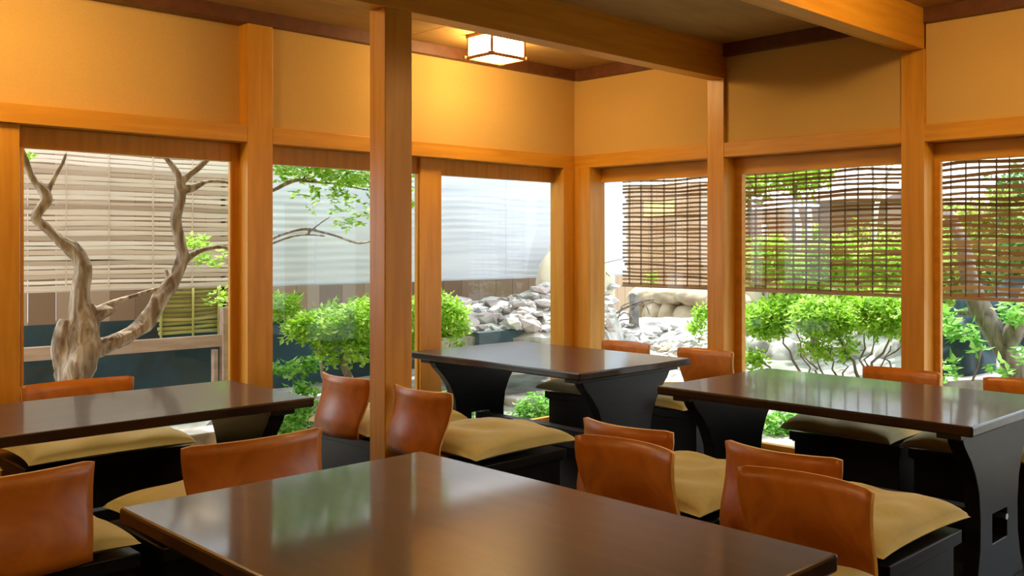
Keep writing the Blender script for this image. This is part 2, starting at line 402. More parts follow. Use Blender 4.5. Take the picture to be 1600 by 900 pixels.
seats = [
 # dir, back x, back y, bench centre along, back-from offset of the bench, words
 ('+x', 2.425, 1.812, 1.755, 'nearest the viewpoint at the table reflecting green shrubs', 0, .06),
 ('+x', 2.405, 2.500, 2.455, 'second from the viewpoint at the table reflecting green shrubs', 1, .06),
 ('+x', 2.415, 3.845, 3.762, 'just beyond the pillar, facing the corner table', 2, .06),
 ('+x', 2.412, 4.530, 4.590, 'between pillar and leafy window, facing the corner table', 0, .04),
 ('-x', 2.155, 1.540, 1.540, 'facing the streaked large table, by its pointed far-side corner', 1, .0),
 ('-x', 2.160, 2.267, 2.267, 'facing the streaked large table, halfway along it', 2, .0),
 ('+y', 1.442, 3.315, 1.47, 'between the tree-side table and the streaked table end', 0, .0),
 ('+y', .742, 3.330, .765, 'facing the tree-side table, cut off by the picture edge', 1, .0),
 ('-y', 1.500, 5.330, 1.505, 'against the window below the twisted bare tree', 2, .0),
 ('-y', .700, 5.330, .760, 'against the window, beyond the twisted tree, mostly out of view', 0, .0),
 ('-x', 4.430, 4.620, 4.600, 'behind the corner table, in front of the pebble garden', 1, .0),
 ('-x', 4.420, 3.900, 3.900, 'behind the corner table, before the window post', 2, .0),
 ('-x', 4.365, 2.484, 2.560, 'behind the shrub-side table, before the window post', 0, .0),
 ('-x', 4.385, 1.800, 1.880, 'behind the shrub-side table, below the leaning trunk', 1, .0),
]
for d, x, y, bc, where, ci, off in seats:
    rz = DIR[d]
    k = back0 if first['k'] else copy_tree(back0); first['k'] = False
    k.location = (x, y, 0); k.rotation_euler.z = rz
    tag(k, 'orange bent plywood backrest chair ' + where, 'chair', 'bent plywood chairs on the benches')
    b = bench0 if first['b'] else copy_tree(bench0); first['b'] = False
    sg = 1 if d[0] == '+' else -1
    o_ = -.035 + off
    if d[1] == 'x': b.location = (x + sg * o_, bc, 0); cp = (x + sg * (.245 + off * .6), bc)
    else: b.location = (bc, y + sg * o_, 0); cp = (bc, y + sg * (.245 + off))
    b.rotation_euler.z = rz
    tag(b, 'black box bench ' + where, 'bench', 'black benches around the tables')
    if not cused[ci]: c = cush0[ci]; cused[ci] = True
    else: c = cush0[ci].copy(); C.objects.link(c)
    c.location = (cp[0], cp[1], .4115); c.rotation_euler.z = rz + R.uniform(-.03, .03)
    tag(c, 'olive beige square cushion ' + where, 'cushion', 'seat cushions on the benches')

exec_ext = True
# ================================================================== GARDEN
GZ = -.12
gm = MB(); n = 70
gx0, gx1, gy0, gy1 = -6, 16, -4, 16
def gh(x, y):
    if x < XW + .3 and y < YW + .3: return GZ - .05
    d = max(x - XW, y - YW)
    return GZ + .05 + .10 * noise.noise(Vector((x * .8, y * .8, 0))) + min(1, max(0, (d - 1.0) / 3)) * .35 + .02 * noise.noise(Vector((x * 5, y * 5, 3)))
for i in range(n + 1):
    for j in range(n + 1):
        x = gx0 + (gx1 - gx0) * i / n; y = gy0 + (gy1 - gy0) * j / n; gm.v.append((x, y, gh(x, y)))
for i in range(n):
    for j in range(n):
        a = i * (n + 1) + j; gm.f.append((a, a + n + 1, a + n + 2, a + 1))
struct(gm.build('ground', M['soil'], smooth=True, origin=(0, 0, 0)))

# ---- blinds
def blind(name, mat, A, B, z0, z1, pitch, fill, label, ncord, wav=.006, thick=.006, seed=0, gap=0.0):
    """A,B: plan end points; slats run from A to B."""
    rr = random.Random(seed)
    A = Vector((A[0], A[1], 0)); B = Vector((B[0], B[1], 0)); Ld = (B - A).length; dx = (B - A).normalized(); ny = Vector((-dx.y, dx.x, 0))
    o = thing(name, label, 'blind', (A.x / 2 + B.x / 2, A.y / 2 + B.y / 2, z0)); c = Vector((A.x / 2 + B.x / 2, A.y / 2 + B.y / 2, z0))
    mb = MB(); z = z0 + .03; nseg = 14
    while z < z1:
        h = pitch * fill * rr.uniform(.75, 1.2); ph = rr.uniform(0, 9)
        a0 = rr.uniform(0, gap) if rr.random() < .3 else 0; a1 = rr.uniform(0, gap) if rr.random() < .3 else 0
        b = len(mb.v)
        for i in range(nseg + 1):
            t = a0 + (Ld - a0 - a1) * i / nseg; p = A + dx * t - c
            dz = wav * (noise.noise(Vector((t * 1.1 + seed, z * 2.0, seed))) * 2 + noise.noise(Vector((t * 2.6, ph, seed))))
            hh = h * (1 + .35 * noise.noise(Vector((t * 2, ph, 1.0))))
            for (sy, sz) in ((-1, -1), (1, -1), (1, 1), (-1, 1)):
                q = p + ny * (sy * thick / 2) + Vector((0, 0, z + dz + sz * hh / 2)); mb.v.append(tuple(q))
        for i in range(nseg):
            a = b + i * 4
            for k in range(4): mb.f.append((a + k, a + (k + 1) % 4, a + 4 + (k + 1) % 4, a + 4 + k))
        mb.f.append((b, b + 3, b + 2, b + 1)); e = b + nseg * 4; mb.f.append((e, e + 1, e + 2, e + 3))
        z += pitch * rr.uniform(.92, 1.08)
    mb.build('slats', mat, o)
    rd = MB().tube([A - c + Vector((0, 0, z0 + .012)), B - c + Vector((0, 0, z0 + .012))], .012, 8); rd.build('bottom_rod', mat, o, smooth=True)
    for k in range(ncord):
        t = Ld * (k + .5) / ncord + rr.uniform(-.02, .02); p = A + dx * t - c
        for s_ in (-1, 1):
            pass
        q = ny * (thick / 2 + .003)
        MB().tube([p + q * sg + Vector((rr.uniform(-.004, .004), 0, zz)) for sg in (1,) for zz in (z0 + .01, (z0 + z1) / 2, z1)], .0028, 5).build('cord', M['cord'] if mat is M['reed_brown'] else mat, o)
        MB().tube([p - q + Vector((0, 0, zz)) for zz in (z0 + .01, z1)], .0028, 5).build('cord', M['cord'] if mat is M['reed_brown'] else mat, o)
    return o
YB = 7.7
zA = onY(360, 448, YB).z
def sheet(A, B, z0, z1, label, seed):
    A = Vector((A[0], A[1], 0)); B = Vector((B[0], B[1], 0)); Ld = (B - A).length; dx = (B - A).normalized(); ny = Vector((-dx.y, dx.x, 0))
    c = Vector((A.x / 2 + B.x / 2, A.y / 2 + B.y / 2, z0)); o = thing('hanging_sheet', label, 'blind', c)
    mb = MB(); ni, nj = 26, 130
    for j in range(nj + 1):
        for i in range(ni + 1):
            t = Ld * i / ni; z = (z1 - z0) * j / nj
            zz = z + .03 * noise.noise(Vector((t * 1.2, z * 1.5, seed)))
            off = .0042 * math.sin(zz * 2 * PI / .06) * (.55 + noise.noise(Vector((t * 1.5, zz * 6, seed)))) + .012 * noise.noise(Vector((t * .8, z * 3, seed + 5)))
            mb.v.append(tuple(A + dx * t - c + ny * off + Vector((0, 0, z0 + z))))
    for j in range(nj):
        for i in range(ni):
            a = j * (ni + 1) + i; mb.f.append((a, a + 1, a + ni + 2, a + ni + 1))
    q = mb.build('cloth', M['reed_white'], o, smooth=True); m = q.modifiers.new('s', 'SOLIDIFY'); m.thickness = .002
    MB().tube([A - c + Vector((0, 0, z0)), B - c + Vector((0, 0, z0))], .010, 8).build('bottom_rod', M['reed_white'], o, smooth=True)
    for k in (1, 2):
        p = A + dx * Ld * k / 3 - c - ny * .02
        MB().tube([p + Vector((0, 0, z0)), p + Vector((0, 0, z1))], .003, 5).build('cord', M['reed_white'], o)
    return o
def pa(u): p = onY(u, 400, YB); return (p.x, p.y)
blind('bamboo_blind', M['reed_tan'], pa(-90), pa(383), zA, 2.35, .034, .84, 'weathered tan reed blind hanging behind the twisted bare tree', 7, .010, .008, 3, .1)
sheet(pa(388), pa(668), zA, 2.35, 'sunlit white sheet blind hanging behind the leafy branch', 5)
sheet(pa(672), pa(980), zA, 2.35, 'sunlit white sheet blind hanging behind the big chalky rock', 9)
XBl = 5.45
zB = onX(1408, 465, XBl).z
def pb(u): p = onX(u, 400, XBl); return (p.x, p.y)
blind('bamboo_blind', M['reed_brown'], pb(973), pb(1128), zB, 2.15, .032, .52, 'open brown bamboo blind hanging over the pebble garden', 8, .012, .006, 12, .06)
blind('bamboo_blind', M['reed_brown'], pb(1150), pb(1425), zB, 2.15, .034, .58, 'open brown bamboo blind hanging over the leafy shrub with many stems', 13, .014, .006, 14, .1)
blind('bamboo_blind', M['reed_brown'], pb(1452), pb(1700), zB, 2.15, .036, .62, 'open brown bamboo blind hanging over the leaning grey trunk', 10, .016, .006, 19, .1)

# ---- foliage helpers
def foliage(mb, c, r, nclump, per, L, rr, droop=.2, shell=.55):
    c = Vector(c)
    for k in range(nclump):
        d = Vector((rr.gauss(0, 1), rr.gauss(0, 1), rr.gauss(0, 1))).normalized() * (shell + (1 - shell) * rr.random()) if shell < 1 else Vector((0, 0, 1))
        p = c + Vector((d.x * r[0], d.y * r[1], d.z * r[2]))
        for q in range(per):
            e = Vector((rr.gauss(0, 1), rr.gauss(0, 1), rr.gauss(.1, .6) - droop)).normalized()
            s_ = rr.uniform(.6, 1.25) * L
            mb.leaf(p + e * s_ * .25 + Vector((rr.uniform(-1, 1), rr.uniform(-1, 1), rr.uniform(-1, 1))) * L * .7, e, Vector((rr.gauss(0, .5), rr.gauss(0, .5), 1)), s_, s_ * .55)
    return mb
def bend(a, b, rr, k=.06, n=6):
    a = Vector(a); b = Vector(b); o = [a + (b - a) * i / n for i in range(n + 1)]
    for i in range(1, n): o[i] += Vector((rr.uniform(-k, k), rr.uniform(-k, k), rr.uniform(-k, k) * .5))
    return o

# ---- twisted bare tree (seen through the first window)
YT = 6.75
base = onY(118, 640, YT); base.z = 0
tree = thing('bare_tree', 'twisted pale bare tree with forked limbs, just outside the window', 'tree', (base.x, base.y, gh(base.x, base.y) - .03))
org = tree.location.copy()
def limb(mb, pts, Y0=YT, rough=.35, seg=10, sub=3):
    P, W = [], []
    for t in pts:
        u, v, w = t[:3]; dy = t[3] if len(t) > 3 else 0
        p = onY(u, v, Y0 + dy); P.append(p); W.append(w * .5 * mpp(p))
    Q, V = [], []
    for i in range(len(P) - 1):
        for s_ in range(sub):
            f = s_ / sub; a = P[max(i - 1, 0)]; b = P[i]; c = P[i + 1]; d = P[min(i + 2, len(P) - 1)]
            Q.append(.5 * ((2 * b) + (c - a) * f + (2 * a - 5 * b + 4 * c - d) * f * f + (3 * b - a - 3 * c + d) * f ** 3)); V.append(W[i] * (1 - f) + W[i + 1] * f)
    Q.append(P[-1]); V.append(W[-1])
    mb.tube([q - org for q in Q], V, seg, rough)
tm = MB()
limb(tm, [(116, 760, 70), (117, 680, 60), (116, 610, 50), (118, 585, 54), (122, 555, 58), (128, 530, 52), (130, 505, 40), (128, 475, 30)])
limb(tm, [(100, 575, 26), (96, 545, 27), (98, 515, 24), (103, 500, 17)])
limb(tm, [(128, 560, 30), (124, 510, 34), (126, 460, 27), (129, 425, 25), (124, 402, 22), (110, 386, 22), (94, 377, 17), (75, 358, 14), (56, 341, 15), (65, 325, 15), (73, 312, 16), (68, 298, 15), (55, 284, 12), (46, 268, 11), (36, 243, 10), (30, 220, 8)])
limb(tm, [(72, 305, 9), (79, 290, 7), (90, 268, 6), (98, 255, 5), (103, 240, 4)], rough=.15)
limb(tm, [(110, 548, 34), (140, 547, 30), (165, 541, 27), (195, 526, 25), (224, 508, 25), (243, 482, 25), (254, 461, 24), (269, 440, 22), (280, 420, 18), (285, 400, 17), (281, 377, 16), (275, 342, 16), (281, 314, 15), (281, 293, 16), (280, 278, 12), (270, 260, 9), (258, 245, 7)])
limb(tm, [(282, 285, 12), (296, 273, 9), (310, 262, 10), (325, 248, 9)])
limb(tm, [(284, 297, 14), (302, 293, 12), (322, 284, 6), (345, 283, 5), (364, 288, 4)], rough=.2)
limb(tm, [(284, 410, 16), (296, 400, 12), (312, 392, 9), (330, 387, 7), (350, 386, 6), (364, 390, 6, .1), (400, 385, 5, .2), (427, 372, 5, .25), (455, 362, 4, .3), (478, 358, 5, .3), (500, 362, 4, .3), (526, 369, 4, .3), (560, 380, 4, .35), (590, 376, 3, .4), (640, 380, 2.5, .5)], rough=.15, seg=8)
limb(tm, [(400, 390, 4, .2), (427, 380, 4, .25), (455, 370, 4, .3), (480, 367, 3, .3), (508, 369, 2.5, .3)], rough=.1, seg=6)
limb(tm, [(478, 368, 3.5, .3), (490, 357, 3, .3), (505, 346, 2.5, .3), (517, 338, 2, .3)], rough=.1, seg=6)
limb(tm, [(364, 288, 5), (400, 305, 5, .1), (427, 297, 6, .2), (447, 287, 7, .3), (465, 281, 6, .3), (480, 283, 5, .3), (500, 285, 4, .3), (530, 288, 3, .3), (569, 296, 3, .3), (600, 300, 2, .3)], rough=.2, seg=8)
limb(tm, [(470, 282, 3, .3), (485, 270, 2.5, .3), (505, 262, 2, .3), (530, 262, 2, .3)], rough=.1, seg=6)
limb(tm, [(120, 512, 20), (138, 496, 24), (156, 488, 24), (172, 484, 20), (178, 482, 13)])
limb(tm, [(150, 485, 13), (172, 475, 11), (190, 468, 8), (215, 460, 6), (247, 450, 5)], rough=.2)
limb(tm, [(268, 442, 17), (262, 432, 8), (259, 420, 4)], rough=.1)
tk = tm.build('trunk', M['bark'], tree, smooth=True)
md = tk.modifiers.new('r', 'REMESH'); md.mode = 'VOXEL'; md.voxel_size = .007; md.use_smooth_shade = True
rr = random.Random(5)
fm = MB()
def leaves_px(mb, boxes, Y0, L, org_, dy=.15):
    for (u0, v0, u1, v1, n_) in boxes:
        for _ in range(n_):
            p = onY(rr.uniform(u0, u1), rr.uniform(v0, v1), Y0 + rr.uniform(-dy, dy)) - org_
            for k in range(3):
                e = Vector((rr.gauss(0, 1), rr.gauss(0, 1), rr.gauss(-.1, .4)))
                mb.leaf(p, e, Vector((rr.gauss(0, .4), rr.gauss(0, .4), 1)), rr.uniform(.6, 1.2) * L, L * .5)
leaves_px(fm, [(293, 368, 325, 388, 34), (305, 388, 352, 418, 30), (325, 450, 352, 475, 20), (36, 234, 48, 246, 10),
               (500, 262, 580, 292, 150), (470, 262, 510, 280, 40), (430, 262, 470, 282, 40), (485, 292, 545, 305, 30), (515, 300, 580, 335, 36), (545, 330, 580, 352, 18), (520, 340, 550, 358, 14), (455, 292, 500, 330, 10), (580, 255, 650, 320, 60), (420, 150, 700, 262, 1500), (60, 130, 300, 215, 90)], YT + .3, .055, org)
fm.build('foliage', M['lime'], tree)

# ---- things behind: board fence, blue wall, rail
def boards(A, B, z0, z1, w, mat, name, label, cat, rr, thick=.02, along='v'):
    A = Vector((A[0], A[1], 0)); B = Vector((B[0], B[1], 0)); L_ = (B - A).length; d = (B - A).normalized(); nv = Vector((-d.y, d.x, 0))
    mb = MB(); t = 0
    while t < L_:
        p = A + d * t; q = A + d * min(t + w - .006, L_); zt = z1 + rr.uniform(-.01, .01)
        mb.prism([p + Vector((0, 0, z0)), q + Vector((0, 0, z0)), q + Vector((0, 0, zt)), p + Vector((0, 0, zt))], nv * thick); t += w
    o = mb.build(name, mat)
    return tag(o, label, cat)
rb = random.Random(11)
YF = 8.25
zf0 = .55
boards((onY(-150, 400, YF).x, YF), (onY(352, 400, YF).x, YF), onY(150, 503, YF).z, 2.1, .17, M['board'], 'board_fence', 'weathered brown board fence showing under the tan reed blind', 'fence', rb)
boards((onY(345, 400, YF).x, YF), (onY(850, 400, YF).x, YF), onY(600, 490, YF).z, 2.1, .21, M['board'], 'board_fence', 'brown and grey board fence behind the round green bush', 'fence', rb)
nw = MB(); zn = onY(150, 500, 8.4).z
nw.box(-3, onY(900, 400, 8.4).x, 8.4, 8.55, -.2, zn)
struct(nw.build('garden_wall', M['navy'], bevel=.01))
# low timber rail + wooden post + bamboo panel (first window)
YR = 7.45
p0, p1 = onY(-120, 553, YR), onY(350, 530, YR)
rail = thing('garden_rail', 'weathered pinkish timber rail with post, in front of the dark blue wall', 'fence', (p0.x * .5 + p1.x * .5, YR, gh(1, YR)))
ro = rail.location
def lb(mb, x0, x1, y0, y1, z0, z1): return mb.box(x0 - ro.x, x1 - ro.x, y0 - ro.y, y1 - ro.y, z0 - ro.z, z1 - ro.z)
lb(MB(), p0.x, p1.x + .02, YR, YR + .06, onY(300, 545, YR).z, onY(300, 526, YR).z).build('top_rail', M['oldrail'], rail, bevel=.006)
pu0, pu1 = onY(347, 500, YR).x, onY(362, 500, YR).x
lb(MB(), pu0, pu1 + .03, YR - .02, YR + .05, -.05, onY(350, 480, YR).z).build('post', M['oldrail'], rail, bevel=.004)
lb(MB(), onY(334, 500, YR).x, onY(341, 500, YR).x, YR + .0, YR + .05, -.05, onY(350, 545, YR).z).build('post', M['oldrail'], rail, bevel=.004)
lb(MB(), onY(20, 500, YR).x, onY(28, 500, YR).x, YR + .0, YR + .05, -.05, onY(350, 545, YR).z).build('post', M['oldrail'], rail, bevel=.004)
bp = thing('bamboo_screen', 'yellow green bamboo screen standing below the tan reed blind', 'fence', (onY(300, 500, 7.9).x, 7.9, onY(300, 523, 7.9).z - .02))
bo = bp.location; mb = MB(); z = onY(300, 518, 7.9).z; ztop = onY(300, 445, 7.9).z
xl, xr = onY(245, 500, 7.9).x, onY(345, 500, 7.9).x
while z < ztop:
    mb.tube([Vector((xl + rb.uniform(-.02, .02), 7.9, z)) - bo, Vector(((xl + xr) / 2, 7.9 + rb.uniform(-.01, .01), z + rb.uniform(-.008, .008))) - bo, Vector((xr, 7.9, z + rb.uniform(-.01, .01))) - bo], .014, 6); z += .034
mb.build('canes', M['bamboo'], bp, smooth=True)
for u in (250, 300, 340):
    x = onY(u, 500, 7.9).x; MB().tube([Vector((x, 7.88, bo.z)) - bo, Vector((x, 7.88, ztop)) - bo], .009, 6).build('upright', M['bamboo'], bp, smooth=True)

# ---- round bush behind the pillar (window 2 / 3)
def shrub(name, label, base, blobs, mat, L, stems, smat, seed, srad=.012):
    rr_ = random.Random(seed)
    o = thing(name, label, 'shrub', base); b = Vector(base); mb = MB()
    for c, r, ncl, per in blobs: foliage(mb, Vector(c) - b, r, ncl, per, L, rr_)
    mb.build('foliage', mat, o)
    if stems:
        sm = MB()
        for s0, s1, w in stems: sm.tube(bend(Vector(s0) - b, Vector(s1) - b, rr_, .035, 6), [w * (1 - .1 * k) for k in range(7)], 7, .2)
        sm.build('stem', smat, o, smooth=True)
    return o
def P(u, v, Y): return onY(u, v, Y)
Yb = 7.15
b0 = P(533, 592, Yb); b0.z = gh(b0.x, b0.y) - .02
shrub('round_bush', 'rounded bright green bush growing outside, behind the free-standing pillar', tuple(b0),
      [(P(550, 500, Yb), (.27, .3, .17), 210, 12), (P(490, 510, Yb), (.22, .25, .11), 120, 12), (P(610, 490, Yb), (.24, .3, .20), 140, 12), (P(545, 545, Yb), (.28, .25, .10), 90, 10), (P(440, 480, Yb + .3), (.14, .2, .09), 60, 12),
       (P(690, 500, Yb), (.20, .25, .24), 230, 12), (P(640, 520, Yb), (.2, .25, .2), 80, 12), (P(700, 545, Yb), (.13, .2, .1), 60, 12)],
      M['lime'], .052, [((b0.x, b0.y, b0.z), tuple(P(540, 520, Yb)), .05), ((b0.x + .05, b0.y, b0.z), tuple(P(640, 510, Yb)), .03), ((b0.x - .03, b0.y, b0.z), tuple(P(490, 515, Yb)), .02), ((b0.x + .1, b0.y, b0.z), tuple(P(690, 510, Yb)), .025)], M['bark'], 21)
Ys = 6.45
b1 = P(480, 650, Ys); b1.z = gh(b1.x, b1.y) - .02
shrub('young_shrub', 'small leafy plant with pale flower heads beside the wall post', tuple(b1),
      [(P(458, 575, Ys), (.035, .05, .02), 10, 9), (P(485, 570, Ys), (.04, .05, .022), 12, 9), (P(430, 575, Ys), (.03, .04, .015), 6, 9), (P(478, 612, Ys), (.09, .1, .05), 26, 8), (P(465, 640, Ys), (.14, .15, .06), 50, 8), (P(440, 665, Ys), (.16, .2, .06), 50, 8)],
      M['green'], .05, [(tuple(b1), tuple(P(458, 575, Ys)), .006), (tuple(b1), tuple(P(486, 572, Ys)), .006), (tuple(b1), tuple(P(475, 612, Ys)), .008)], M['deep'], 22)

# ---- chalk rock mound, rubble
def rockthing(name, label, cat, c, r, mat, seed, sub=4, amp=.35, rz=0):
    mb = MB().rock(c, r, seed, sub, amp=amp, rz=rz); o = mb.build(name, mat, smooth=True)
    return tag(o, label, cat)
ym = 7.35
ym = 7.45; pm = onY(902, 430, ym)
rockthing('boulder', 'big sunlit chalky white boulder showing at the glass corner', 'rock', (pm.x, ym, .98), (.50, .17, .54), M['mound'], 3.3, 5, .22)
# rubble pile: individual stones
rs = random.Random(31)
k = 0
def stonelist(n_, fn, names, matf):
    for i in range(n_):
        c, r = fn(i); mb = MB().rock((0, 0, 0), (r * rs.uniform(.9, 1.6), r * rs.uniform(.8, 1.3), r * rs.uniform(.35, .7)), rs.uniform(0, 50), 1, amp=.5)
        o = mb.build('stone', matf(), origin=(0, 0, 0)); o.location = c; o.rotation_euler = (rs.uniform(-.4, .4), rs.uniform(-.4, .4), rs.uniform(0, 6))
        tag(o, names, 'stone', 'broken stones heaped outside the glass corner' if 'rubble heap' in names else 'pale stones in the pebble garden')
def heap(i):
    u = rs.uniform(715, 958); t = rs.random(); v = 470 - 24 * min(1, max(0, (u - 790) / 50)) + t * (48 + 24 * min(1, max(0, (u - 790) / 50))); Y = (7.95 if u < 800 else 7.35) - t * (.9 if u < 800 else .5)
    return onY(u, v, Y), rs.uniform(.035, .10)
stonelist(170, heap, 'angular whitish stone in the rubble heap outside the glass corner', lambda: rs.choice([M['rubble'], M['rubble'], M['rockw'], M['rubbler']]))
hm = MB(); n = 22                                   # earth bank under the heap
for i in range(n + 1):
    for j in range(n + 1):
        t = j / n; u = 690 + 290 * i / n; kk = min(1, max(0, (u - 790) / 50)); p = onY(u, 466 - 22 * kk + t * (56 + 22 * kk), 8.0 - .62 * kk - t * (1.0 - .4 * kk)); p.z += -.03 + .03 * noise.noise(p * 5) - .6 * max(0, (i / n - .85) / .15) ** 1.5; hm.v.append(tuple(p))
for i in range(n):
    for j in range(n):
        a = i * (n + 1) + j; hm.f.append((a, a + n + 1, a + n + 2, a + 1))
o = hm.build('rubble_bank', M['rockw']); struct(o); sm_ = o.modifiers.new('s', 'SOLIDIFY'); sm_.thickness = .35; sm_.offset = -1
bb = MB()                                          # blue trough in front of the heap
q0, q1 = onY(748, 530, 6.95), onY(838, 530, 6.95)
bb.box(q0.x, q1.x, 6.95, 7.05, onY(790, 545, 6.95).z - .2, onY(790, 516, 6.95).z)
tag(bb.build('water_trough', M['navy'], bevel=.01), 'low blue trough in front of the stone rubble', 'trough')

# ---- pebble garden seen through window 4
def Q(u, v, X): return onX(u, v, X)
def pebb(i):
    u = rs.uniform(925, 1125); t = rs.random() ** .8; v = 500 + t * 62; X = 7.6 - t * 1.25
    return onX(u, v, X), rs.uniform(.03, .085)
stonelist(120, pebb, 'pale broken stone lying in the pebble garden below the stone wall', lambda: rs.choice([M['rubble'], M['rockw'], M['rubble'], M['rockc']]))
hm = MB()
for i in range(n + 1):
    for j in range(n + 1):
        t = j / n; u = 905 + 250 * i / n; p = onX(u, 492 + t * 100, 7.75 - t * 1.8); p.z += -.03 + .02 * noise.noise(p * 5); hm.v.append(tuple(p))
for i in range(n):
    for j in range(n):
        a = i * (n + 1) + j; hm.f.append((a, a + 1, a + n + 2, a + n + 1))
o = hm.build('pebble_bank', M['rockw']); struct(o); sm_ = o.modifiers.new('s', 'SOLIDIFY'); sm_.thickness = .35; sm_.offset = -1
Xs = 7.9
def sblock(u0, v0, u1, v1, X, dep, seed, mat, name='stone_block', label=None, amp=.16):
    a = onX(u0, v0, X); b = onX(u1, v1, X); c = ((X + dep / 2), (a.y + b.y) / 2, (a.z + b.z) / 2)
    mb = MB().rock(c, (dep * .62, abs(a.y - b.y) * .58, abs(a.z - b.z) * .58), seed, 4, amp=amp)
    return tag(mb.build(name, mat, smooth=True), label, 'stone')
ms = [(975, 449, 1012, 480), (1010, 450, 1052, 478), (1048, 452, 1104, 480), (1095, 453, 1150, 490), (975, 470, 1000, 515), (996, 474, 1032, 522), (1028, 462, 1044, 530), (1040, 478, 1092, 535), (1085, 485, 1125, 540), (1120, 480, 1160, 545)]
lbl = ['flat cream capping stone above the dead branches', 'long cream capping stone in the middle of the stone wall', 'cream capping stone beside the window post', 'cream wall stone behind the window post',
       'small brownish wall stone at the low end of the stone wall', 'square tan wall stone behind the dead branches', 'narrow upright stone wedged in the stone wall', 'large tan triangular stone in the stone wall', 'tan wall stone behind the little green plant', 'tan wall stone mostly hidden by the post']
for i, (t_, l_) in enumerate(zip(ms, lbl)): sblock(*t_, Xs, .35, i * 3.7 + 1, M['rockc'], label=l_)
for i, (a, b_) in enumerate(((978, 1060), (1060, 1150))):
    pA, pB = onX(a, 448, Xs + .12), onX(b_, 452, Xs + .12)
    struct(MB().box(Xs + .45, Xs + .6, pB.y, pA.y, .1, pA.z - .01).build('garden_wall', M['rockc'], bevel=.02))
# rounded grey standing stone
pS = onX(988, 500, 7.45)
mb = MB(); poly = []
for k in range(17):
    th = PI * k / 16; poly.append(Vector((7.45, pS.y + .052 * math.cos(th), onX(988, 462, 7.45).z + .03 * math.sin(th))))
poly = [Vector((7.45, pS.y + .052, .35))] + poly + [Vector((7.45, pS.y - .052, .35))]
mb.prism(poly, (.06, 0, 0)); tag(mb.build('standing_stone', M['slabgrey'], bevel=.008), 'small rounded dark standing stone by the stone wall', 'stone')
# teal pot
pp = onX(950, 498, 7.2); mb = MB()
mb.tube([Vector((pp.x, pp.y, z)) for z in (pp.z - .12, pp.z - .05, pp.z + .05, pp.z + .13)], [.05, .07, .075, .065], 18)
tag(mb.build('glazed_pot', M['teal'], smooth=True), 'pale teal glazed pot standing in the pebble garden', 'pot')
# dead branches
db = thing('dead_branch', 'tangled dead grey branches lying against the stone wall', 'branch', tuple(onX(960, 505, 7.1)))
do = db.location.copy(); mb = MB()
for pts, w in (([(930, 512), (950, 498), (975, 482), (1000, 471), (1022, 468)], .018), ([(985, 505), (985, 485), (998, 474)], .016), ([(960, 500), (975, 488), (985, 492), (995, 508)], .01), ([(1000, 471), (1010, 478), (1015, 492)], .007), ([(940, 505), (930, 495), (920, 500)], .008), ([(955, 512), (970, 500), (990, 498)], .009), ([(965, 500), (972, 478), (990, 470)], .008)):
    L_ = [onX(u, v, 7.15) - do + Vector((0, 0, .0)) for u, v in pts]
    mb.tube(L_, [w * (1 - .12 * i) for i in range(len(L_))], 7, .3)
mb.build('twigs', M['bark_grey'], db, smooth=True)
db = thing('dead_branch', 'thin dead branch lying over the chalky boulder', 'branch', tuple(onX(945, 420, 6.9)))
do = db.location.copy(); mb = MB()
mb.tube([onX(u, v, 6.75) - do for u, v in [(922, 408), (935, 414), (945, 424), (953, 432)]], [.010, .010, .008, .004], 6, .2)
mb.tube([onX(u, v, 6.75) - do for u, v in [(935, 414), (952, 409), (975, 404)]], [.005, .004, .003], 6, .2)
mb.build('twigs', M['bark_grey'], db, smooth=True)
bq = onX(1092, 520, 6.9); bq.z -= .1
shrub('leafy_sprig', 'small bright green sprig growing by the stone wall', tuple(bq), [(onX(1097, 495, 6.9), (.06, .07, .10), 40, 9), (onX(1085, 512, 6.9), (.06, .07, .05), 22, 9)], M['lime'], .05, [(tuple(bq), tuple(onX(1096, 500, 6.9)), .006)], M['deep'], 25)
bq = onX(1018, 450, 7.7)
shrub('leafy_sprig', 'tiny green sprig above the stone wall, seen through the brown blind', tuple(bq), [(onX(1018, 432, 7.7), (.05, .05, .06), 18, 8)], M['lime'], .045, [(tuple(bq), tuple(onX(1018, 436, 7.7)), .005)], M['deep'], 26)
# fence behind window 4 and yellow board
XF = 9.6
boards((XF, onX(1150, 400, XF).y), (XF, onX(962, 400, XF).y), .4, 2.2, .16, M['boardtan'], 'board_fence', 'pale tan board fence behind the stone wall', 'fence', rb)
ya, ybp = onX(1006, 315, XF - .3), onX(1052, 340, XF - .3)
tag(MB().box(XF - .3, XF - .26, ybp.y, ya.y, ybp.z, ya.z).build('notice_board', M['yellow'], bevel=.003), 'plain yellow board fixed on the tan fence, seen through the blind', 'board')
MB_ = MB().box(XF - .26, XF, (ya.y + ybp.y) / 2 - .03, (ya.y + ybp.y) / 2 + .03, ya.z - .12, ya.z - .05)
tag(MB_.build('board_bracket', M['boardtan']), 'short wooden bracket holding the yellow board', 'bracket')

